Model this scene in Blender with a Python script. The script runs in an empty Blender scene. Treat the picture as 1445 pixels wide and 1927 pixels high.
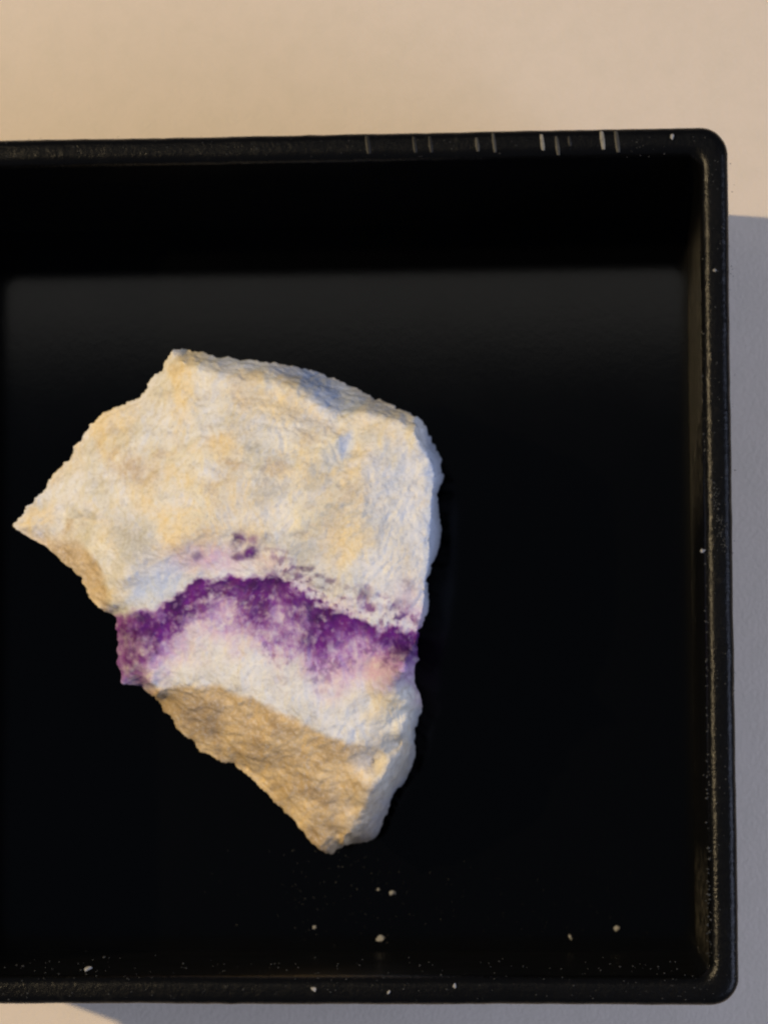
import bpy, math, random
import numpy as np
from mathutils import Vector, Matrix, Euler, noise as mn

# 1 blender unit = 1 cm; z = 0 is the table
S = bpy.context.scene
S.unit_settings.scale_length = 0.01
C = S.collection

# ------------------------------------------------------------------ camera
CAM = Vector((1.14967530, -0.768600204, 12.6236055))
ROT = Euler((0.0845633018, 0.0730953868, -0.00377948303), 'XYZ')
FPX, PW, PH = 5800.0, 1445.0, 1927.0
cd = bpy.data.cameras.new('camera'); cam = bpy.data.objects.new('camera', cd); C.objects.link(cam)
cam.location = CAM; cam.rotation_euler = ROT
cd.sensor_width = 36.0; cd.sensor_fit = 'AUTO'; cd.lens = 36.0 * FPX / PH
cd.clip_start = 0.1; cd.clip_end = 500
cd.dof.use_dof = True; cd.dof.focus_distance = 9.9; cd.dof.aperture_fstop = 2.8
S.camera = cam

# ------------------------------------------------------------------ world and lamps
W = bpy.data.worlds.new('World'); S.world = W; W.use_nodes = True
bg = W.node_tree.nodes['Background']
bg.inputs[0].default_value = (0.62, 0.74, 1.0, 1); bg.inputs[1].default_value = 0.14

def lamp(name, kind, loc, energy, col, target=(0, 0, 0.7), **kw):
    l = bpy.data.lights.new(name, kind); l.energy = energy; l.color = col
    for k, v in kw.items(): setattr(l, k, v)
    o = bpy.data.objects.new(name, l); C.objects.link(o); o.location = loc
    o.rotation_euler = (Vector(target) - Vector(loc)).to_track_quat('-Z', 'Y').to_euler()
    return o
# warm desk lamp to the left, cool window to the lower right, added overhead panel reflected as the pale floor band
lamp('desk_lamp', 'SPOT', (-15.5, 3.2, 21.5), 20800, (1.0, 0.775, 0.45), spot_size=math.radians(70), spot_blend=0.6, shadow_soft_size=0.32)
lamp('window_light', 'AREA', (24, -6, 22), 5900, (0.62, 0.70, 1.0), shape='RECTANGLE', size=20, size_y=16)
lamp('added_band_reflection_panel', 'AREA', (-12, 14.0, 60), 1050, (1.0, 0.95, 0.86), target=(-12, 14.0, 0), shape='RECTANGLE', size=40, size_y=9)

S.view_settings.view_transform = 'Standard'; S.view_settings.look = 'None'
S.view_settings.exposure = 0.0; S.view_settings.gamma = 1.0
S.render.engine = 'CYCLES'
S.cycles.filter_width = 1.9

# ------------------------------------------------------------------ helpers
RM = ROT.to_matrix()
def at(px, py, z):
    d = RM @ Vector(((px - PW / 2) / FPX, -(py - PH / 2) / FPX, -1.0))
    return CAM + d * ((z - CAM.z) / d.z)
RMn = np.array(RM); CAMn = np.array(CAM)
def at_np(px, py, z):
    d = np.stack([(px - PW / 2) / FPX, -(py - PH / 2) / FPX, -np.ones_like(px)], -1) @ RMn.T
    t = (z - CAMn[2]) / d[..., 2]
    return CAMn + d * t[..., None]
def tag(o, label=None, cat=None, group=None, kind=None):
    for k, v in (('label', label), ('category', cat), ('group', group), ('kind', kind)):
        if v: o[k] = v
    return o
def mesh_obj(name, verts, faces, m, parent=None, smooth=True):
    me = bpy.data.meshes.new(name); me.from_pydata([tuple(v) for v in verts], [], faces); me.update()
    if smooth: me.shade_smooth()
    me.materials.append(m)
    o = bpy.data.objects.new(name, me); C.objects.link(o); o.parent = parent
    return o
class NT:
    def __init__(s, name):
        s.m = bpy.data.materials.new(name); s.m.use_nodes = True; s.t = s.m.node_tree; s.n = s.t.nodes
        s.p = s.n['Principled BSDF']
    def node(s, typ, **kw):
        n = s.n.new(typ)
        for k, v in kw.items():
            if k in n.inputs: n.inputs[k].default_value = v
            else: setattr(n, k, v)
        return n
    def link(s, a, b): s.t.links.new(a, b)
    def coord(s, kind='Object'):
        return s.node('ShaderNodeTexCoord').outputs[kind]
    def noise(s, scale, detail=4, rough=0.55, vec=None, dist=0.0):
        n = s.node('ShaderNodeTexNoise'); n.inputs['Scale'].default_value = scale; n.inputs['Detail'].default_value = detail
        n.inputs['Roughness'].default_value = rough; n.inputs['Distortion'].default_value = dist
        s.link(vec if vec else s.coord(), n.inputs['Vector']); return n.outputs['Fac']
    def ramp(s, fac, stops):
        r = s.node('ShaderNodeValToRGB'); e = r.color_ramp.elements
        while len(e) < len(stops): e.new(0.5)
        for x, (p, c) in zip(e, stops):
            x.position = p; x.color = (c, c, c, 1) if isinstance(c, (int, float)) else (*c, 1)
        s.link(fac, r.inputs[0]); return r.outputs[0]
    def mix(s, f, a, b, mode='MIX'):
        n = s.node('ShaderNodeMix', data_type='RGBA', blend_type=mode)
        for sock, v in ((n.inputs[0], f), (n.inputs[6], a), (n.inputs[7], b)):
            if hasattr(v, 'is_linked') or hasattr(v, 'links'): s.link(v, sock)
            elif isinstance(v, (int, float)): sock.default_value = v
            else: sock.default_value = (*v, 1)
        return n.outputs[2]
    def math(s, op, a, b=0.0, clamp=False):
        n = s.node('ShaderNodeMath', operation=op, use_clamp=clamp)
        for i, v in enumerate((a, b)):
            if isinstance(v, (int, float)): n.inputs[i].default_value = v
            else: s.link(v, n.inputs[i])
        return n.outputs[0]
    def attr(s, name):
        return s.node('ShaderNodeAttribute', attribute_name=name).outputs['Fac']
    def bump(s, h, strength, dist, prev=None):
        b = s.node('ShaderNodeBump'); b.inputs['Strength'].default_value = strength; b.inputs['Distance'].default_value = dist
        s.link(h, b.inputs['Height'])
        if prev: s.link(prev, b.inputs['Normal'])
        return b.outputs[0]

# ------------------------------------------------------------------ materials
# cream card / table
t = NT('cream_table')
a = t.noise(0.35, 3); b = t.noise(9, 5, 0.6); c = t.noise(55, 3, 0.7)
col = t.mix(t.ramp(a, [(0.35, 0.0), (0.65, 1.0)]), (0.715, 0.61, 0.49), (0.75, 0.65, 0.535))
col = t.mix(t.math('MULTIPLY', t.ramp(b, [(0.4, 0), (0.7, 1)]), 0.22), col, (0.60, 0.54, 0.42))
col = t.mix(t.math('MULTIPLY', t.ramp(c, [(0.55, 0), (0.75, 1)]), 0.22), col, (0.82, 0.70, 0.60))
t.link(col, t.p.inputs['Base Color']); t.p.inputs['Roughness'].default_value = 0.8
t.p.inputs['Specular IOR Level'].default_value = 0.2
t.link(t.bump(t.math('ADD', t.math('MULTIPLY', b, 0.5), c), 0.35, 0.012), t.p.inputs['Normal'])
M_TABLE = t.m

# black glossy plastic
def plastic(name, rough, spec, bump, rvar=0.10, base=0.0028, dust_or_glow=0.0, wall_glow=0.0):
    t = NT(name)
    v = t.coord()
    n1 = t.noise(3.5, 5, 0.6, v); n2 = t.noise(26, 4, 0.65, v); n3 = t.noise(70, 3, 0.7, v)
    dust = t.math('MULTIPLY', t.ramp(n2, [(0.58, 0), (0.72, 1)]), t.ramp(n1, [(0.45, 0), (0.62, 1)]))
    if wall_glow:  # lamp light painted on the right wall, gap left for the rock's shadow
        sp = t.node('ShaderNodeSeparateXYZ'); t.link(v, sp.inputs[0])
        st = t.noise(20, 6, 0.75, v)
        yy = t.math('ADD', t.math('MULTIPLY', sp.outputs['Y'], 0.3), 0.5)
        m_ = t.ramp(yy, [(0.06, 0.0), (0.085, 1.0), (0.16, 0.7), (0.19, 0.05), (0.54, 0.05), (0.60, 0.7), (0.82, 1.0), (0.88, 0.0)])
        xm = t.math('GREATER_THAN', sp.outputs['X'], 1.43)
        dust = t.math('MAXIMUM', t.math('MULTIPLY', dust, 0.04), t.math('MULTIPLY', t.math('MULTIPLY', m_, xm), t.ramp(st, [(0.46, 0.04), (0.66, 1.0)])))  # faint real dust joined with the painted lamp light
        dust_or_glow = wall_glow
    t.link(t.mix(t.math('MULTIPLY', dust, dust_or_glow), (base, base, base * 1.05), (0.16, 0.145, 0.11)), t.p.inputs['Base Color'])  # dust also holds the painted lamp light when wall_glow is set
    t.link(t.math('ADD', t.math('MULTIPLY', t.ramp(n1, [(0.3, 0), (0.7, 1)]), rvar), rough), t.p.inputs['Roughness'])
    t.p.inputs['Specular IOR Level'].default_value = spec
    t.link(t.bump(t.math('ADD', n2, t.math('MULTIPLY', n3, 0.5)), bump, 0.01), t.p.inputs['Normal'])
    return t.m
M_FLOOR = plastic('black_plastic_floor', 0.085, 0.20, 0.008, rvar=0.015, base=0.0006)
M_WALL = plastic('black_plastic_wall', 0.34, 0.14, 0.25, base=0.0012, wall_glow=0.8)
M_RIM = plastic('black_plastic_rim', 0.22, 0.16, 0.35, base=0.0025, dust_or_glow=0.05)
M_SCUFF = []
for nm_, b_ in (('lightly_scuffed_plastic', 0.010), ('scuffed_plastic', 0.05), ('worn_plastic', 0.22)):
    t = NT(nm_)
    t.link(t.mix(t.noise(40, 4), (b_ * .3, b_ * .28, b_ * .22), (b_ * 1.5, b_ * 1.4, b_ * 1.15)), t.p.inputs['Base Color'])
    t.p.inputs['Roughness'].default_value = 0.5; t.p.inputs['Specular IOR Level'].default_value = 0.3
    M_SCUFF.append(t.m)
t = NT('pale_crumb')
n = t.noise(60, 4)
t.link(t.mix(n, (0.16, 0.155, 0.145), (0.50, 0.49, 0.47)), t.p.inputs['Base Color']); t.p.inputs['Roughness'].default_value = 0.85
M_CRUMB = t.m
t = NT('grey_dust')
t.p.inputs['Base Color'].default_value = (0.055, 0.055, 0.05, 1); t.p.inputs['Roughness'].default_value = 0.9
M_DUST = t.m

# rock: masks come from vertex attributes, grain from noise
t = NT('banded_rock')
v = t.coord()
big = t.noise(2.6, 4, 0.6, v, 0.4); mid = t.noise(8, 5, 0.62, v, 0.3); fine = t.noise(24, 4, 0.65, v); grain = t.noise(75, 3, 0.7, v)
white = t.mix(t.ramp(mid, [(0.35, 0), (0.68, 1)]), (0.70, 0.70, 0.68), (0.88, 0.88, 0.86))
cream = t.mix(t.ramp(mid, [(0.35, 0), (0.68, 1)]), (0.76, 0.68, 0.48), (0.92, 0.84, 0.63))
grey = (0.42, 0.43, 0.42)
col = t.mix(t.attr('warm'), white, cream)
pat = t.noise(7, 6, 0.62, v, 0.5); pat2 = t.noise(8.5, 6, 0.65, t.coord('Generated'), 0.4)
mp = t.node('ShaderNodeMapping'); mp.inputs['Location'].default_value = (7.3, 2.1, 4.4); t.link(v, mp.inputs[0])
pat3 = t.noise(6, 6, 0.65, mp.outputs[0], 0.5); pat4 = t.noise(13, 5, 0.7, mp.outputs[0], 0.3)
wm = t.math('ADD', t.math('MULTIPLY', t.attr('warm'), 0.8), 0.2)
col = t.mix(t.math('MULTIPLY', t.math('MULTIPLY', t.ramp(pat3, [(0.48, 0), (0.58, 1)]), 0.75), wm), col, (0.86, 0.68, 0.40))
col = t.mix(t.math('MULTIPLY', t.ramp(pat, [(0.50, 0), (0.58, 1)]), 0.36), col, (0.58, 0.58, 0.54))
col = t.mix(t.math('MULTIPLY', t.math('MULTIPLY', t.ramp(pat2, [(0.52, 0), (0.62, 1)]), 0.5), wm), col, (0.58, 0.43, 0.27))
col = t.mix(t.math('MULTIPLY', t.ramp(pat2, [(0.36, 1), (0.45, 0)]), 0.55), col, (0.88, 0.84, 0.80))
col = t.mix(t.math('MULTIPLY', t.ramp(pat4, [(0.54, 0), (0.66, 1)]), 0.35), col, (0.42, 0.36, 0.30))
col = t.mix(t.attr('gry'), col, t.mix(mid, (0.38, 0.375, 0.345), (0.54, 0.54, 0.51)))
col = t.mix(t.attr('brn'), col, t.mix(mid, (0.42, 0.29, 0.16), (0.62, 0.45, 0.27)))
col = t.mix(t.attr('yel'), col, t.mix(mid, (0.80, 0.62, 0.34), (0.93, 0.78, 0.48)))
col = t.mix(t.attr('wht'), col, t.mix(mid, (0.76, 0.75, 0.72), (0.90, 0.89, 0.86)))
tan = t.mix(t.ramp(mid, [(0.34, 0), (0.66, 1)]), (0.50, 0.34, 0.165), (0.97, 0.72, 0.38))
tan = t.mix(t.math('MULTIPLY', t.ramp(fine, [(0.48, 0), (0.68, 1)]), 0.20), tan, (0.36, 0.26, 0.15))
col = t.mix(t.attr('bluegrey_shade'), col, (0.57, 0.64, 0.76))
tan = t.mix(t.attr('umber'), tan, (0.38, 0.28, 0.18))
col = t.mix(t.attr('tan'), col, tan)
col = t.mix(t.math('MULTIPLY', t.ramp(grain, [(0.34, 1), (0.48, 0)]), 0.25), col, (0.34, 0.29, 0.23))
col = t.mix(t.attr('pink'), col, (0.68, 0.46, 0.63))
pur = t.mix(t.ramp(mid, [(0.36, 0), (0.66, 1)]), (0.050, 0.005, 0.095), (0.19, 0.018, 0.26))
col = t.mix(t.attr('lilac'), col, (0.37, 0.14, 0.50))
col = t.mix(t.attr('purple'), col, pur)
col = t.mix(t.attr('dark'), col, (0.14, 0.10, 0.12))
col = t.mix(t.math('MULTIPLY', t.math('MULTIPLY', t.ramp(grain, [(0.48, 0), (0.68, 1)]), 0.34), t.math('SUBTRACT', 1.0, t.attr('purple'), True)), col, (0.85, 0.83, 0.80))
t.link(col, t.p.inputs['Base Color'])
t.p.inputs['Roughness'].default_value = 0.75; t.p.inputs['Specular IOR Level'].default_value = 0.25
t.link(t.bump(t.math('ADD', t.math('MULTIPLY', fine, .6), t.math('MULTIPLY', grain, 0.8)), 0.22, 0.02), t.p.inputs['Normal'])
M_ROCK = t.m

# ------------------------------------------------------------------ table
def grid_sheet(name, half, n, m):
    xs = np.linspace(-half, half, n)
    vs = [(x, y, 0.0) for y in xs for x in xs]
    fs = [(j * n + i, j * n + i + 1, (j + 1) * n + i + 1, (j + 1) * n + i) for j in range(n - 1) for i in range(n - 1)]
    return mesh_obj(name, vs, fs, m)
tb = grid_sheet('table_top', 14, 8, M_TABLE)
tag(tb, 'smooth cream table surface under the black box', 'table', kind='structure')

# ------------------------------------------------------------------ box
box = bpy.data.objects.new('specimen_box', None); C.objects.link(box); box.empty_display_size = 0.3
tag(box, 'open black plastic square box with rounded rim holding the rock', 'box')
RK, RS = 10, 110
def ring(h, r, z, warp=0.0):
    pts = []; cs = ((1, 1, 0), (-1, 1, 90), (-1, -1, 180), (1, -1, 270))
    for q, (cx, cy, a0) in enumerate(cs):
        for i in range(RK + 1):
            a = math.radians(a0 + 90 * i / RK)
            pts.append((cx * (h - r) + r * math.cos(a), cy * (h - r) + r * math.sin(a), z))
        nx, ny, b0 = cs[(q + 1) % 4]
        a = math.radians(b0); e = (nx * (h - r) + r * math.cos(a), ny * (h - r) + r * math.sin(a)); st = pts[-1]
        for i in range(1, RS):
            f_ = i / RS; pts.append((st[0] + (e[0] - st[0]) * f_, st[1] + (e[1] - st[1]) * f_, z))
    pts = [(x * 1.06 if x < 0 else x, y, z_) for x, y, z_ in pts]
    if warp:
        out = []
        for x, y, z_ in pts:
            d_ = mn.fractal(Vector((x * 1.3, y * 1.3, z_)), .6, 2, 3) * .004 + mn.fractal(Vector((x * 14, y * 14, z_ * 9)), .7, 2, 3) * .0032
            l_ = math.hypot(x, y); out.append((x + x / l_ * d_ * warp, y + y / l_ * d_ * warp, z_ + d_ * .35 * warp))
        pts = out
    return pts
def loft(name, prof, m, cap_last=False, cap_first=False, warps=None):
    vs, fs = [], []
    n = 4 * (RK + RS)
    for q, (h, r, z) in enumerate(prof): vs += ring(h, r, z, warps[q] if warps else 0.0)
    for j in range(len(prof) - 1):
        for i in range(n):
            a, b = j * n + i, j * n + (i + 1) % n
            fs.append((a, b, b + n, a + n))
    if cap_last: fs.append(tuple(range((len(prof) - 1) * n, len(prof) * n)))
    if cap_first: fs.append(tuple(reversed(range(0, n))))
    return mesh_obj(name, vs, fs, m, box)
# outer wall with base, rim lip, inner wall, floor
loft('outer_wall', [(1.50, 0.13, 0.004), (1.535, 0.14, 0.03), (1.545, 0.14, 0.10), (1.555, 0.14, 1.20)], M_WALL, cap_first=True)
def arc(h0, z0, rad, a0, a1, n=5):
    return [(h0 + rad * math.cos(math.radians(a0 + (a1 - a0) * i / n)), z0 + rad * math.sin(math.radians(a0 + (a1 - a0) * i / n))) for i in range(n + 1)]
rp = [(1.555, 1.20), (1.585, 1.205), (1.598, 1.22)] + arc(1.57, 1.37, 0.03, 0, 90) + arc(1.535, 1.36, 0.04, 90, 180, 7)
rp = [(h, max(0.10 - (1.6 - h) * 0.45, 0.03), z) for h, z in rp]
rim = loft('rim', rp, M_RIM, warps=[0] + [0.5] * (len(rp) - 2) + [0])
hi, zi = rp[-1][0], rp[-1][2]
iw = [(hi, rp[-1][1], zi), (1.490, 0.045, 1.0), (1.486, 0.045, 0.5), (1.483, 0.045, 0.080)]
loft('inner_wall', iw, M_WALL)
loft('floor_panel', [(1.4828, 0.045, 0.0805), (1.47, 0.042, 0.0805)], M_FLOOR, cap_last=True)

# faint moulding ridges across the far lip
def ridge(px, w, h, L_, m_):
    vs, fs = [], []; k = 8; ny = 5
    for j in range(ny + 1):
        v_ = j / ny; py = 268 - .0185 * px + (3.7 * (px % 3)) + v_ * L_
        e = math.sin(math.pi * min(max(v_ * 0.9 + 0.05, 0), 1)) ** 0.5
        p0 = at(px + L_ * .12 * v_, py, 1.399)
        for i in range(k + 1):
            a = math.pi * i / k
            vs.append((p0.x - math.cos(a) * w * (.35 + .65 * e * (.8 + .35 * mn.noise(Vector((px, v_ * 4, 0))))), p0.y, p0.z - 0.0005 + math.sin(a) * h * e))
    for j in range(ny):
        for i in range(k):
            q = j * (k + 1) + i
            fs.append((q, q + 1, q + k + 2, q + k + 1))
    return mesh_obj('ridge', vs, fs, m_, rim)
for px, w, h, L_, m_ in ((1131, .011, .005, 34, 2), (1158, .011, .005, 40, 1), (1018, .010, .005, 30, 2), (1046, .010, .005, 36, 1), (896, .010, .005, 26, 1),
                         (927, .009, .005, 36, 1), (778, .010, .0045, 30, 0), (808, .010, .0045, 30, 0), (690, .012, .0045, 34, 0), (1070, .009, .0045, 20, 0)):
    ridge(px, w, h, L_, M_SCUFF[m_])

# ------------------------------------------------------------------ rock
OUT = [ # px, py, z at the silhouette
 (325,658,.91),(350,657,.84),(400,668,.86),(450,676,.86),(510,682,.85),(560,692,.78),(600,701,.70),(640,712,.70),(690,742,.76),(740,768,.84),(785,783,.88),
 (800,800,.70),(812,835,.60),(830,865,.55),(832,900,.52),(822,930,.52),(825,965,.50),(829,990,.48),(826,1020,.48),(818,1045,.52),(808,1075,.55),
 (804,1100,.55),(808,1140,.55),(800,1165,.58),(790,1190,.62),(786,1230,.68),(781,1260,.72),(779,1283,.76),(792,1305,.72),(793,1330,.62),
 (781,1375,.48),(784,1410,.42),(775,1450,.36),(745,1490,.32),(722,1545,.30),(712,1570,.30),(690,1585,.32),(660,1588,.38),(625,1605,.52),
 (600,1598,.58),(575,1570,.60),(545,1535,.62),(505,1500,.64),(480,1470,.66),(440,1440,.67),(410,1432,.68),(375,1405,.70),(345,1385,.72),
 (320,1350,.75),(300,1325,.70),(270,1292,.76),(228,1285,.82),(222,1250,.84),(218,1200,.85),(215,1155,.84),(185,1145,.885),(160,1110,.88),
 (150,1085,.88),(110,1050,.88),(86,1028,.89),(54,1012,.89),(22,988,.92),(40,970,.915),(60,945,.905),(95,905,.905),(130,860,.905),(170,800,.91),
 (215,770,.915),(262,748,.91),(285,715,.91),(305,690,.91)]
CTL = [ # interior facets
 (300,740,.95),
 (640,745,.83),(600,726,.85),(660,760,.88),(480,697,.92),(420,688,.92),
 
 (745,850,1.03),(740,960,1.04),(735,1060,1.02),(720,1130,1.0),
 (640,825,1.02),(652,842,.985),(665,860,1.01),(620,880,1.04),(600,960,1.06),(620,1040,1.03),(560,1050,1.02),
 (500,800,1.03),(480,880,1.06),(490,960,1.07),(440,1020,1.04),(400,820,1.02),(380,900,1.06),(370,980,1.07),(340,1030,1.06),
 (300,820,.99),(290,900,1.02),(280,980,1.04),(280,1035,1.04),(210,830,.95),(200,900,.98),(190,960,.99),(140,900,.93),(130,960,.93),(90,960,.93),(55,985,.93),
 (120,985,.91),(150,1030,.93),(185,1080,.95),(205,1115,.95),(212,1140,.93),
 (118,1020,.912),(148,1062,.915),(180,1108,.915),
 (240,1080,1.03),(240,1125,.975),(262,1110,.985),(300,1085,1.0),(335,1060,1.01),(300,1115,.985),(345,1095,.99),
 (400,1060,1.02),(480,1060,1.02),
 (240,1180,.95),(250,1250,.925),(300,1160,.975),(320,1230,.955),(370,1115,.985),(430,1100,1.0),(430,1160,.985),(520,1110,1.0),(520,1180,.985),
 (600,1150,.995),(620,1220,.98),(690,1180,.985),(700,1250,.955),(740,1215,.96),(400,1230,.965),(500,1260,.97),(600,1300,.96),(700,1310,.94),(760,1300,.92),
 
 
 (380,1370,.79),(470,1420,.78),(560,1450,.80),(640,1470,.80),(700,1430,.80),(750,1400,.80),
 (540,1500,.71),(600,1540,.68),(660,1520,.73),(640,1570,.63)]
def dense(L, step=16):
    o = []
    for (x0, y0, z0), (x1, y1, z1) in zip(L[:-1], L[1:]):
        k = max(1, int(math.hypot(x1 - x0, y1 - y0) / step))
        o += [(x0 + (x1 - x0) * i / k, y0 + (y1 - y0) * i / k, z0 + (z1 - z0) * i / k) for i in range(k)]
    return o + [L[-1]]
LINES = [
 [(786,806,.99),(803,850,.98),(819,895,.95),(812,940,.985),(811,990,.985),(808,1040,.99),(800,1090,.99),(797,1140,.975),(786,1190,.955),(779,1240,.935),(772,1275,.925)],
 [(765,815,1.01),(775,870,1.02),(782,940,1.025),(780,1010,1.022),(776,1080,1.012),(770,1140,.995)],
 [(345,676,.955),(375,686,.965),(430,708,.97),(500,716,.975),(560,732,.97),(600,757,.97),(640,783,.96),(690,772,.955),(740,786,.97),(786,806,.99)],
 [(350,712,.965),(430,732,.98),(500,740,.985),(550,757,.985),(590,782,.985),(640,806,.985),(700,794,.98),(765,815,1.01)],
 [(280,1286,.905),(350,1288,.925),(400,1284,.94),(440,1293,.95),(500,1326,.95),(560,1356,.94),(610,1381,.935),(650,1393,.92),(690,1391,.91),(740,1362,.89),(778,1326,.865)],
 [(295,1308,.86),(350,1310,.893),(400,1307,.91),(440,1318,.92),(500,1352,.92),(560,1381,.915),(610,1406,.905),(650,1418,.895),(690,1414,.892)],
 [(775,1335,.84),(768,1380,.80),(757,1420,.78),(742,1462,.74),(715,1505,.70),(688,1548,.65),(650,1588,.58)],
]
for L_ in LINES: CTL += dense(L_)
OUT = dense(OUT + [OUT[0]], 14)[:-1]
_s = {}
for x_, y_, z_ in OUT + CTL: _s.setdefault((round(x_), round(y_)), z_)
CTL = [(x_, y_, z_) for i_, (x_, y_, z_) in enumerate(CTL) if all((x_ - a_) ** 2 + (y_ - b_) ** 2 > 30 for a_, b_, c_ in CTL[:i_] + OUT)]
RNG = np.random.default_rng(7)
ctr = np.array([520.0, 1085.0])
pts = np.array([(x, y) for x, y, z in OUT] + [(x, y) for x, y, z in CTL], float)
zs = np.array([z for *_, z in OUT] + [z for *_, z in CTL], float)
def kern(a, b): return np.sqrt(((a[:, None] - b[None]) ** 2).sum(-1) + 25.0)
A = kern(pts, pts) ; n = len(pts)
Pm = np.hstack([np.ones((n, 1)), pts / 1000])
sol = np.linalg.solve(np.block([[A, Pm], [Pm.T, np.zeros((3, 3))]]), np.concatenate([zs, np.zeros(3)]))
def height(q):
    z = np.empty(len(q))
    for i in range(0, len(q), 20000):
        s = q[i:i + 20000]
        z[i:i + 20000] = kern(s, pts) @ sol[:n] + np.hstack([np.ones((len(s), 1)), s / 1000]) @ sol[n:]
    return z
# outline resampled evenly and roughened
op = np.array([(x, y) for x, y, z in OUT], float)
seg = np.linalg.norm(np.roll(op, -1, 0) - op, axis=1); cum = np.concatenate([[0], np.cumsum(seg)])
NT_, NR, NS = 900, 170, 26
s = np.linspace(0, cum[-1], NT_, endpoint=False)
idx = np.searchsorted(cum, s, side='right') - 1; f = ((s - cum[idx]) / seg[idx])[:, None]
ol = op[idx] * (1 - f) + np.roll(op, -1, 0)[idx] * f
jit = np.array([mn.fractal(Vector((q[0] * .035, q[1] * .035, 3.1)), 0.6, 2.1, 5) for q in ol])
jit2 = np.array([mn.fractal(Vector((q[0] * .14, q[1] * .14, 8.1)), 0.6, 2.1, 3) for q in ol])
dirv = (ol - ctr); dirv /= np.linalg.norm(dirv, axis=1)[:, None]
ol = ol + dirv * (jit * 5.5 + jit2 * 2.2)[:, None]
rr = (np.arange(1, NR + 1) / NR) ** 0.75
P2 = ctr + rr[:, None, None] * (ol - ctr)[None]          # NR x NT x 2
q2 = P2.reshape(-1, 2)
# wobble the sampling so ridges are not drawn with a ruler
wob = np.array([(mn.noise(Vector((x * .02, y * .02, 1.7))), mn.noise(Vector((x * .02, y * .02, 9.2)))) for x, y in q2]) * 7
edge = (1 - np.repeat(rr, NT_) ** 10) * np.clip((800 - q2[:, 0]) / 60, .55, 1) * np.clip((q2[:, 1] - 690) / 120, .25, 1)
zt = height(q2 + wob * edge[:, None])
# the right half of the upper face runs straight out to its ridge
RL = np.array(LINES[0]); qy = (q2 + wob * edge[:, None])[:, 1]; qx = (q2 + wob * edge[:, None])[:, 0]
xr = np.interp(qy, RL[:, 1], RL[:, 0]); zr = np.interp(qy, RL[:, 1], RL[:, 2])
z0 = height(np.column_stack([np.full(len(qy), 680.0), qy])); tt = np.clip((qx - 680) / (xr - 680), 0, 1)
wgt = np.clip((qy - 815) / 45, 0, 1) * np.clip((1262 - qy) / 50, 0, 1) * (qx > 680) * (qx <= xr)
zt = zt * (1 - wgt) + (z0 * (1 - tt) + zr * tt) * wgt
top = at_np(q2[:, 0], q2[:, 1], zt)
zc = float(height(ctr[None])[0]); cpt = np.array(at(ctr[0], ctr[1], zc))
# skirt: from the silhouette down to the floor, drawing in underneath
rimv = top[-NT_:]; cen = np.array(at(ctr[0], ctr[1], 0.4))
sk = []
for j in range(1, NS + 1):
    u = j / NS
    z = rimv[:, 2] * (1 - u) + 0.083 * u
    shrink = 0.02 + 0.30 * u ** 1.6
    xy = rimv[:, :2] * (1 - shrink) + cen[:2] * shrink
    sk.append(np.column_stack([xy, z]))
V = np.vstack([cpt[None], top, *sk]); npx = np.vstack([ctr[None], q2, np.tile(q2[-NT_:], (NS, 1))])
rings = NR + NS
F = []
for i in range(NT_): F.append((0, 1 + (i + 1) % NT_, 1 + i))
ii = np.arange(NT_); jj = (ii + 1) % NT_
quads = []
for r in range(rings - 1):
    a = 1 + r * NT_
    quads.append(np.column_stack([a + ii, a + jj, a + NT_ + jj, a + NT_ + ii]))
quads = np.vstack(quads)
# the outline runs clockwise in the picture; make the faces look up
tri = [(a_, c_, b_) for a_, b_, c_ in F]
faces_all = tri + [tuple(q) for q in quads.tolist()]
last = 1 + (rings - 1) * NT_
faces_all.append(tuple(range(last, last + NT_)))
tmp = bpy.data.meshes.new('tmp'); tmp.from_pydata(V.tolist(), [], faces_all); tmp.update()
import bmesh
bm = bmesh.new(); bm.from_mesh(tmp); bmesh.ops.recalc_face_normals(bm, faces=bm.faces); bm.to_mesh(tmp); bm.free(); tmp.update()
N = np.empty(len(V) * 3); tmp.vertex_normals.foreach_get('vector', N); N = N.reshape(-1, 3)
# relief: chips, ribs and grains along the normal
disp = np.empty(len(V))
for i, p in enumerate(V):
    x, y, z = p
    a_ = mn.fractal(Vector((x * 4.2, y * 4.2, z * 4.2)), 0.75, 2.0, 4) * 0.009
    c_ = mn.noise(Vector(((x * .8 + y * .6) * 5, (y * .8 - x * .6) * 22, z * 8 + 4))) * 0.004 * max(0.0, min(1.0, (x + .3) * 2))
    g_ = mn.fractal(Vector((x * 26, y * 26, z * 26 + 8)), 0.7, 2.0, 3) * 0.0055
    k_ = mn.fractal(Vector((x * 42, y * 42, z * 42 + 3)), 0.8, 2.0, 2) * 0.0034
    w_ = Vector((x * 15 + 1.2 * mn.noise(Vector((x * 9, y * 9, 1))), y * 15 + 1.2 * mn.noise(Vector((x * 9, y * 9, 6))), z * 15))
    f1 = mn.voronoi(w_)[0][0]; f2 = mn.voronoi(w_ * 2.3)[0][0]
    disp[i] = a_ + c_ + g_ * .6 + k_ * .6 + (.45 - f1) * .0085 + (.45 - f2) * .0038
soft = np.ones(len(V)); soft[1 + (NR - 1) * NT_ - 4 * NT_:1 + (NR + 3) * NT_] = 0.55
fac_ = ((npx[:, 1] < 700 + np.interp(npx[:, 0], [380, 560, 640, 700, 800], [-8, 30, 80, 74, 95])) & (npx[:, 0] > 380)) | (npx[:, 0] > 806)
soft[fac_] = np.minimum(soft[fac_], .75)
V = V + N * (disp * soft)[:, None]
V[:, 2] = np.maximum(V[:, 2], 0.083)
V[last:, 2] = 0.083
tmp.vertices.foreach_set('co', V.ravel()); tmp.update()
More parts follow.
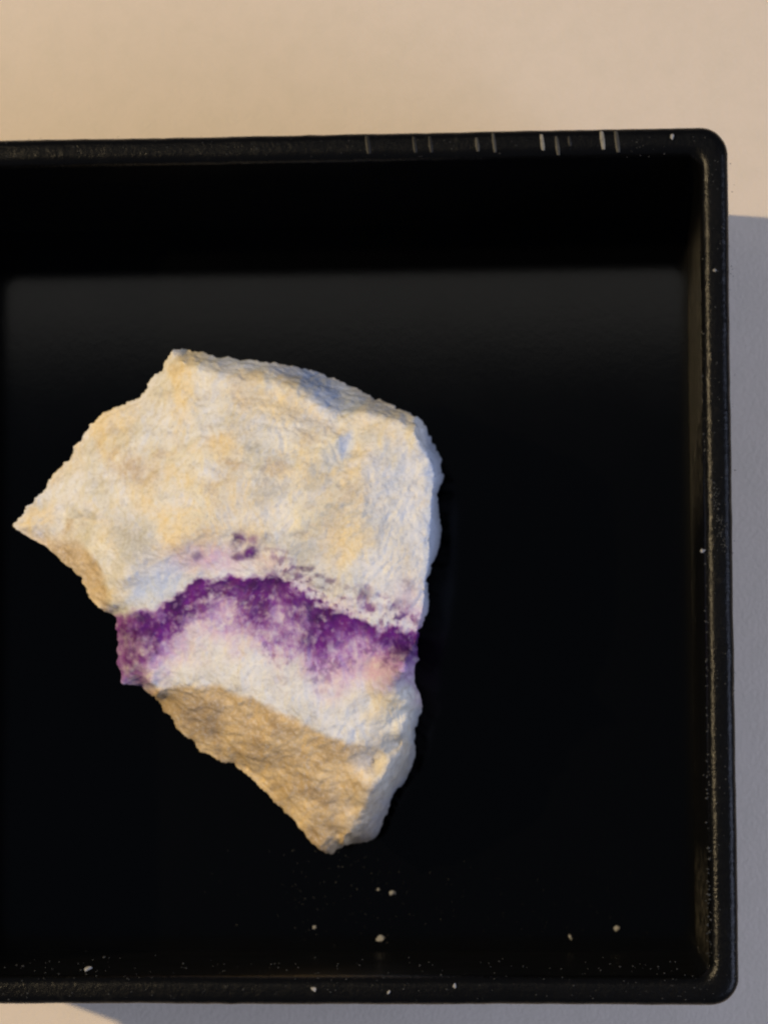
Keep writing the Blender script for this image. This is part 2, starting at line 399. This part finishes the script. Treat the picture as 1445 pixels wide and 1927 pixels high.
tmp.vertex_normals.foreach_get('vector', Nf := np.empty(len(V) * 3)); Nf = Nf.reshape(-1, 3)
# mineral and painted-shade masks (in the stone's own flat layout)
def fr(x, y, sc, seed, o=4): return mn.fractal(Vector((x * sc, y * sc, seed)), 0.7, 2.0, o)
def sm(a, b, x):
    t_ = np.clip((x - a) / (b - a), 0, 1); return t_ * t_ * (3 - 2 * t_)
X, Y = npx[:, 0].copy(), npx[:, 1].copy()
n1 = np.array([fr(x, y, .022, 2.2) for x, y in npx]); n2 = np.array([fr(x, y, .022, 7.7) for x, y in npx])
n3 = np.array([fr(x, y, .012, 12.1, 5) for x, y in npx]); n4 = np.array([fr(x, y, .05, 21.3, 3) for x, y in npx])
n5 = np.array([fr(x, y, .007, 31.3, 3) for x, y in npx])
def blobs(L, warp=15, grow=1.0):
    m_ = np.zeros(len(X))
    for x, y, rx, ry, ang, k in L:
        a_ = math.radians(ang); dx, dy = X + n2 * warp + n4 * 10 - x, Y + n1 * warp + n4 * 8 - y
        u_, v_ = dx * math.cos(a_) + dy * math.sin(a_), -dx * math.sin(a_) + dy * math.cos(a_)
        d2 = (u_ / rx / grow) ** 2 + (v_ / ry / grow) ** 2
        m_ = np.maximum(m_, k * np.exp(-d2 ** 1.7))
    return np.clip(m_ * 1.15, 0, .95) * np.clip(.85 + n4 * .8, 0, 1)
UP = np.array([(200,1172),(260,1150),(320,1132),(350,1112),(372,1090),(430,1083),(520,1085),(555,1097),(590,1130),(640,1150),(690,1170),(740,1176),(800,1192)], float)
LO = np.array([(200,1290),(235,1284),(280,1250),(320,1205),(360,1172),(420,1152),(490,1175),(540,1198),(600,1232),(640,1212),(690,1195),(730,1215),(800,1240)], float)
uy = np.interp(X, UP[:, 0], UP[:, 1]); ly = np.interp(X, LO[:, 0], LO[:, 1])
n6 = np.array([fr(x, y, .065, 44.3, 3) for x, y in npx])
yw = Y + n1 * 9 + n6 * 6
inside = sm(-8, 12, yw - uy + n4 * 5)
below = yw + n2 * 28 - ly
purple = np.clip(1.25 * inside * (1 - sm(-30, 26, below)), 0, 1)
holes = np.maximum(sm(.05, .55, n3) * .62, sm(.15, .75, n1) * .35) * sm(10, 26, yw - uy)
holes = np.maximum(holes, .30 * sm(330, 240, X) * sm(-.3, .5, n1 + n3))
for x, y, rx, ry, k in ((428,1150,40,17,.95),(518,1165,18,30,.8),(405,1130,34,6,.85),(562,1190,20,26,.65),(672,1205,26,12,.7),(640,1188,16,9,.4),(300,1215,14,9,.4)):
    holes = np.maximum(holes, k * np.exp(-(((X + n4 * 16 - x) / rx) ** 2 + ((Y + n2 * 14 - y) / ry) ** 2)))
purple = np.clip(purple * (1 - holes) * (1 - .24 * sm(.0, .6, n6)), 0, 1)
lilac = inside * (1 - sm(0, 62, below + n4 * 14)) * .8
lilac *= 1 - .6 * sm(470, 380, X) * sm(-10, 20, below) * sm(300, 340, X)
pink = .55 * inside * (1 - sm(20, 95, below)) 
pink += .75 * np.exp(-(((X - 400) / 70) ** 2 + ((Y - 1052) / 26) ** 2))
pink += .42 * np.exp(-(((X - 765) / 34) ** 2 + ((Y - 1140) / 42) ** 2))
pink += .6 * np.exp(-(((X - 700) / 80) ** 2 + ((Y - 1262) / 26) ** 2))
dark = np.zeros(len(X)); spots = np.zeros(len(X))
for x, y, rx, ry, k in ((452,1012,14,10,.8),(474,1040,13,10,.85),(455,1046,13,8,.7),(440,1028,9,9,.5),(480,1018,9,9,.5),(375,1046,8,8,.55),
                        (535,1056,16,5,.55),(578,1070,14,6,.75),(560,1083,18,4,.7),(600,1086,12,5,.6),(625,1096,14,6,.6),(648,1102,10,5,.5),
                        (684,1118,16,14,.65),(690,1140,22,6,.6),(715,1142,10,5,.5),(768,1108,12,12,.5),(765,1150,14,16,.35),(640,1165,20,6,.4),
                        (722,1248,8,11,.7),(755,1215,10,9,.4),(655,1250,14,12,.3),(560,1140,12,16,.3)):
    d2 = ((X + n4 * 9 - x) / (rx * 1.25)) ** 2 + ((Y + n2 * 7 - y) / (ry * 1.3)) ** 2
    spots = np.maximum(spots, min(1, k * 1.15) * np.exp(-d2 * d2))
for x, y, rx, ry, k in ((501,1012,8,9,.5),(590,1100,40,4,.35),(640,1120,26,4,.35),(520,1296,14,9,.18),(548,1288,9,9,.15)):
    d2 = ((X + n4 * 9 - x) / rx) ** 2 + ((Y + n2 * 8 - y - (X - x) * .35) / ry) ** 2
    dark = np.maximum(dark, k * np.exp(-d2))
cores = blobs([(353,1144,50,22,-28,.85),(399,1100,44,17,-4,.85),(481,1128,32,42,0,.95),(531,1106,34,22,15,.85),(600,1163,46,24,22,.95),(597,1204,28,22,0,.7),(640,1170,34,16,15,.8),
               (728,1199,52,17,10,.85),(294,1188,38,26,-25,.8),(268,1226,30,20,-30,.65),(245,1195,24,20,0,.6),(440,1105,40,18,0,.75),(690,1186,30,14,15,.7),(565,1130,22,22,30,.7),(770,1212,22,14,10,.7)], 10, 1.3)
purple = np.clip(.56 * purple * (1 + .6 * n1 + .5 * n6) + 1.15 * cores * sm(-6, 14, yw - uy) * (.85 + .35 * n6), 0, 1)
lilac = lilac * (1 - .55 * holes) * np.clip(.9 + .9 * n6, .2, 1)
fl_ = sm(.22, .5, n6 + .4 * n1) * inside * (1 - sm(30, 95, below)) * sm(430, 520, X)
purple = np.maximum(purple * (1 - .5 * holes), .55 * fl_) * (1 - .25 * sm(.1, .6, n4) * sm(12, 30, yw - uy))
arch = np.zeros(len(X))
for off_, k_ in ((-14, .8), (-29, .75), (-45, .55)):
    arch = np.maximum(arch, k_ * np.exp(-((yw + n2 * 4 - uy - off_) / 4.5) ** 2) * sm(-.12, .28, n6 + .6 * n1))
spots = np.maximum(spots, arch * sm(470, 540, X) * (1 - sm(740, 790, X)))
fringe = sm(-62, -22, yw - uy) * (1 - inside) * sm(440, 560, X) * (1 - sm(795, 810, X))
spots = np.maximum(spots, fringe * .85 * sm(.08, .36, n6 + .35 * n4))
pink = pink + fringe * .38 * sm(-.25, .35, n3 + n4 * .5) + .3 * inside * sm(560, 640, X) * (1 - sm(70, 120, below))
pink = np.clip(pink * (1 + .5 * n6), 0, .9)
purple = np.maximum(purple, spots * np.clip(.75 + n4 * .9, 0, 1)) * sm(796, 785, X + n4 * 5)
lilac = lilac * sm(800, 788, X)
TE = np.array([(200,1296),(330,1292),(400,1288),(440,1296),(500,1325),(560,1356),(610,1380),(650,1395),(690,1398),(720,1400),(760,1395),(800,1400)], float)
te = np.interp(X, TE[:, 0], TE[:, 1])
tanm = sm(-4, 12, Y + n1 * 8 - te) * np.clip(1.0 - .8 * sm(620, 745, X + n3 * 40), 0, 1)
LX = np.array([(975,118),(1000,140),(1030,165),(1080,192),(1120,206),(1160,212)], float)
lx = np.interp(Y, LX[:, 0], LX[:, 1]); tl = sm(10, -10, X - lx + n1 * 8) * sm(985, 1030, Y - (X - 60) * .12) * sm(1175, 1150, Y)
tanm = np.clip(np.maximum(tanm, tl * .85), 0, 1)
warm = np.clip(.52 + n5 * .75 + n3 * .45, 0, 1) * sm(1085, 1030, Y - (X - 500) * .06) * np.clip(1.05 - .5 * sm(520, 820, X), 0, 1)
warm = np.maximum(warm, .85 * np.exp(-(((X - 335) / 55) ** 2 + ((Y - 735) / 80) ** 2)))
warm = np.maximum(warm, .7 * np.exp(-(((X - 655) / 45) ** 2 + ((Y - 1010) / 45) ** 2)))
warm = np.maximum(warm, .55 * sm(640, 740, X) * sm(1270, 1310, Y))
warm *= 1 - .8 * np.exp(-(((X - 290) / 60) ** 2 + ((Y - 1090) / 45) ** 2))
warm = np.clip(warm, 0, 1); pink = np.clip(pink, 0, 1)
bluegrey_shade = np.zeros(len(X))  # cool shade painted on facets turned away from the lamp
def poly_mask(P, soft):
    P = np.array(P, float); ins = np.zeros(len(X), bool); d = np.full(len(X), 1e9)
    xx, yy = X + n4 * 6, Y + n2 * 6
    for (x0, y0), (x1, y1) in zip(P, np.roll(P, -1, 0)):
        c_ = ((y0 > yy) != (y1 > yy)) & (xx < (x1 - x0) * (yy - y0) / (y1 - y0 + 1e-9) + x0); ins ^= c_
        t_ = np.clip(((xx - x0) * (x1 - x0) + (yy - y0) * (y1 - y0)) / ((x1 - x0) ** 2 + (y1 - y0) ** 2), 0, 1)
        d = np.minimum(d, np.hypot(xx - x0 - t_ * (x1 - x0), yy - y0 - t_ * (y1 - y0)))
    return sm(-soft, soft, np.where(ins, d, -d))
bluegrey_shade = np.maximum(bluegrey_shade, .95 * poly_mask([(555,695),(600,700),(650,715),(695,750),(672,770),(640,778),(610,765),(585,738)], 8))
bluegrey_shade = np.maximum(bluegrey_shade, .70 * poly_mask([(385,668),(450,672),(560,690),(560,712),(480,700),(420,692)], 9))
bluegrey_shade = np.maximum(bluegrey_shade, .65 * poly_mask([(637,818),(662,814),(664,862),(640,864)], 6))
bluegrey_shade = np.maximum(bluegrey_shade, .85 * poly_mask([(235,1130),(262,1085),(300,1065),(345,1050),(352,1085),(330,1118),(280,1135)], 16))
bluegrey_shade = np.maximum(bluegrey_shade, .85 * poly_mask([(803,800),(845,860),(845,1200),(792,1190),(800,930)], 8))
yel = blobs([(345,725,26,72,8,.9),(215,800,55,38,-35,.6),(330,1000,32,50,20,.85),(70,975,48,24,-25,.8),(664,1015,34,42,25,.8),(655,900,30,14,0,.5),(578,862,16,46,-12,.65),
             (418,835,30,20,0,.7),(525,762,36,34,20,.75),(200,1120,22,30,0,.7),(340,905,40,24,0,.5),(455,930,26,34,0,.5),(720,1330,48,28,-20,.5),
             (690,800,40,14,10,.4),(265,930,34,30,0,.45),(480,985,34,22,0,.45)])
wht = blobs([(288,775,30,24,-30,.75),(122,925,42,28,-45,.75),(395,888,30,20,0,.85),(470,975,44,20,0,.5),(600,760,26,16,20,.5),(725,1055,44,60,0,.6),(785,960,30,150,0,.75),(395,755,22,40,0,.45),
             (450,1255,80,32,8,.6),(340,1265,50,18,-12,.6),(590,1300,60,24,20,.5),(655,1365,44,20,15,.6),(700,1150,50,12,15,.45),(560,800,30,14,-20,.4)])
gry = blobs([(480,850,52,26,15,.65),(505,925,34,28,0,.6),(598,900,26,34,0,.6),(640,950,52,9,-35,.7),(668,972,44,8,-35,.65),(610,985,40,8,-30,.5),(745,1010,40,80,0,.22),(560,1025,46,24,10,.6),
             (255,1020,42,46,0,.55),(160,965,24,12,0,.6),(440,790,26,16,20,.4),(735,860,34,24,-10,.45),(500,740,20,12,0,.35),(380,1085,40,12,0,.3),(660,1200,40,10,0,.3),(700,1410,70,20,-20,.4),(750,1440,30,30,0,.5)])
brn = blobs([(245,880,42,26,20,.6),(410,828,24,16,10,.6),(300,855,24,14,0,.5),(520,880,22,12,0,.45),(130,990,24,12,-30,.6),(440,870,20,10,0,.4),(340,700,16,16,0,.35),(590,830,20,10,0,.4)])
umber = .72 * sm(240, 290, X) * np.clip(.8 * np.exp(-(((X - 370) / 90) ** 2 + ((Y + n3 * 25 - 1340) / 42) ** 2)) + .35 * sm(.1, .6, n3) + .3 * sm(.2, .6, n1), 0, .85)
bluegrey_shade = np.maximum(bluegrey_shade, .85 * poly_mask([(752,1465),(800,1440),(730,1545),(715,1580),(690,1595),(650,1600),(700,1545)], 8))
bluegrey_shade = np.maximum(bluegrey_shade, .5 * poly_mask([(780,1345),(800,1320),(800,1450),(768,1460),(772,1390)], 7))
att = {'yel': yel, 'wht': wht, 'gry': gry, 'brn': brn, 'umber': umber, 'bluegrey_shade': bluegrey_shade, 'purple': purple, 'lilac': np.clip(lilac, 0, 1), 'pink': pink, 'tan': tanm, 'warm': warm, 'dark': dark}

rock = bpy.data.objects.new('banded_rock', None); C.objects.link(rock); rock.empty_display_size = 0.3
rock.location = (float(cen[0]), float(cen[1]), 0.083)
tag(rock, 'rough cream and tan rock with a purple band, lying in the black box', 'rock')
npoly = len(tmp.polygons)
fc = []
nv = np.zeros(npoly)
f_first = np.array([f_[0] for f_ in faces_all[:-1]] + [last])
band = (inside > .5) & (below < 34)
is_tan = tanm > .45
cls = np.zeros(len(X), int); cls[is_tan] = 2; cls[band & ~is_tan] = 1
fcls = cls[f_first]
polys = [tuple(p.vertices) for p in tmp.polygons]
off = np.array(rock.location)
for ci, nm, lab in ((0, 'pale_crust', 'cream and white granular crust'), (1, 'purple_band', 'deep purple crystalline band across the rock'), (2, 'tan_flank', 'tan brown weathered lower flank')):
    sel = np.nonzero(fcls == ci)[0]
    used = np.unique(np.concatenate([np.array(polys[i]) for i in sel]))
    remap = -np.ones(len(V), int); remap[used] = np.arange(len(used))
    fs = [tuple(int(remap[q]) for q in polys[i]) for i in sel]
    o = mesh_obj(nm, (V[used] - off).tolist(), fs, M_ROCK, rock)
    o['label'] = lab
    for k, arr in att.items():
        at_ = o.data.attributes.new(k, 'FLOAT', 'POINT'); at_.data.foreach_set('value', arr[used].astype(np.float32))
    o.data.normals_split_custom_set_from_vertices([tuple(q) for q in Nf[used]])
bpy.data.meshes.remove(tmp)

# ------------------------------------------------------------------ crumbs
def crumb(px, py, z, size, seed, label, bright=1):
    import bmesh
    bm = bmesh.new(); bmesh.ops.create_icosphere(bm, subdivisions=1, radius=1.0)
    r = random.Random(seed); sx, sy, sz = r.uniform(.6, 1.35), r.uniform(.4, .9), r.uniform(.35, .7)
    for v_ in bm.verts:
        k = .82 + 0.75 * mn.noise(v_.co * 1.7 + Vector((seed * 3.1, 0, 0)))
        v_.co = Vector((v_.co.x * sx, v_.co.y * sy, v_.co.z * sz)) * (k * size * 1.3)
    lo = min(v_.co.z for v_ in bm.verts)
    for v_ in bm.verts: v_.co.z -= lo + 0.001
    me = bpy.data.meshes.new('crumb'); bm.to_mesh(me); bm.free(); me.materials.append(M_CRUMB)
    o = bpy.data.objects.new('crumb', me); C.objects.link(o); o.location = at(px, py, z); o.rotation_euler.z = r.uniform(0, 6)
    tag(o, label, 'crumb', 'pale crumbs shed by the rock')
FZ, RZ = 0.080, 1.40
crumb(739, 1680, FZ, .015, 1, 'brightest pale crumb on the box floor just below the rock tip')
crumb(712, 1674, FZ, .007, 13, 'tiny dim crumb left of the brightest crumb below the rock tip')
crumb(715, 1765, FZ, .012, 2, 'small pale crumb on the floor, nearer the rim than the brightest crumb')
crumb(592, 1745, FZ, .012, 3, 'leftmost pale crumb on the box floor between rock tip and near rim')
crumb(732, 1867, RZ, .012, 4, 'brightest pale crumb lying on the near rim of the box')
crumb(590, 1862, RZ, .010, 5, 'dim crumb on the near rim left of the brightest rim crumb')
crumb(855, 1855, RZ, .008, 6, 'small grey crumb on the near rim right of the brightest rim crumb')
crumb(168, 1822, 1.37, .015, 7, 'greyish crumb at the far left of the near rim')
crumb(1160, 1747, FZ, .014, 8, 'pale crumb on the box floor near the lower right corner')
crumb(1072, 1763, FZ, .010, 9, 'dim crumb left of the pale crumb near the lower right corner')
crumb(1264, 258, RZ, .012, 10, 'white crumb on the far rim near the top right corner')
crumb(1344, 509, RZ, .010, 11, 'white crumb on the right rim below the top right corner')
crumb(1321, 1037, 1.38, .010, 12, 'white crumb on inner edge of the right rim beside the rock')

# fine dust along rim, corners and floor, plus specks added as edge glints
r = random.Random(5); vs, fs = [], []
def speck(p, sz):
    b = len(vs); a0 = r.uniform(0, 6.28)
    for i in range(4):
        a = a0 + i * 1.5708; q = sz * r.uniform(.6, 1.3)
        vs.append((p.x + math.cos(a) * q, p.y + math.sin(a) * q * .7, p.z + 0.0005))
    vs.append((p.x, p.y, p.z + sz * .8))
    for i in range(4): fs.append((b + i, b + (i + 1) % 4, b + 4))
for i in range(170):
    speck(at(r.uniform(1328, 1384), 300 + 1540 * r.random(), RZ), r.uniform(.0015, .004))
for i in range(120):
    u = r.random(); speck(at(1334 + 32 * u + r.gauss(0, 4), 890 + 150 * u + r.gauss(0, 10), RZ), r.uniform(.0015, .004))
for i in range(170):
    speck(at(r.uniform(0, 1350), r.uniform(1812, 1884), RZ), r.uniform(.0015, .004))
for i in range(90):
    speck(at(r.uniform(0, 1340), r.uniform(256, 296), RZ), r.uniform(.0015, .0035))
for i in range(140):
    speck(at(r.uniform(520, 1290), 1640 + 140 * r.random(), FZ), r.uniform(.0008, .002))
for i in range(150):
    y_ = r.choice((r.gauss(620, 70), r.gauss(820, 90), r.gauss(1250, 160), r.gauss(1480, 90), r.gauss(1720, 60)))
    if 480 < y_ < 1810: speck(at(r.gauss(1327 + (y_ - 600) * .006, 3.5), y_, 1.385), r.uniform(.0025, .0065))  # specks standing in for broken glints along the right inner edge
for i in range(70):
    speck(at(r.uniform(20, 1300), r.gauss(1817, 11), 1.385), r.uniform(.0012, .0035) * (1 if r.random() < .9 else 2))
for i in range(90):
    speck(at(r.gauss(660, 110), 1600 + abs(r.gauss(0, 80)), FZ), r.uniform(.0012, .004))
du = mesh_obj('dust', vs, fs, M_DUST, None, False)  # real dust plus the specks standing in for edge glints
tag(du, 'fine grey dust on rim and floor of the box, with specks as glints on the right inner edge', 'dust', kind='stuff')
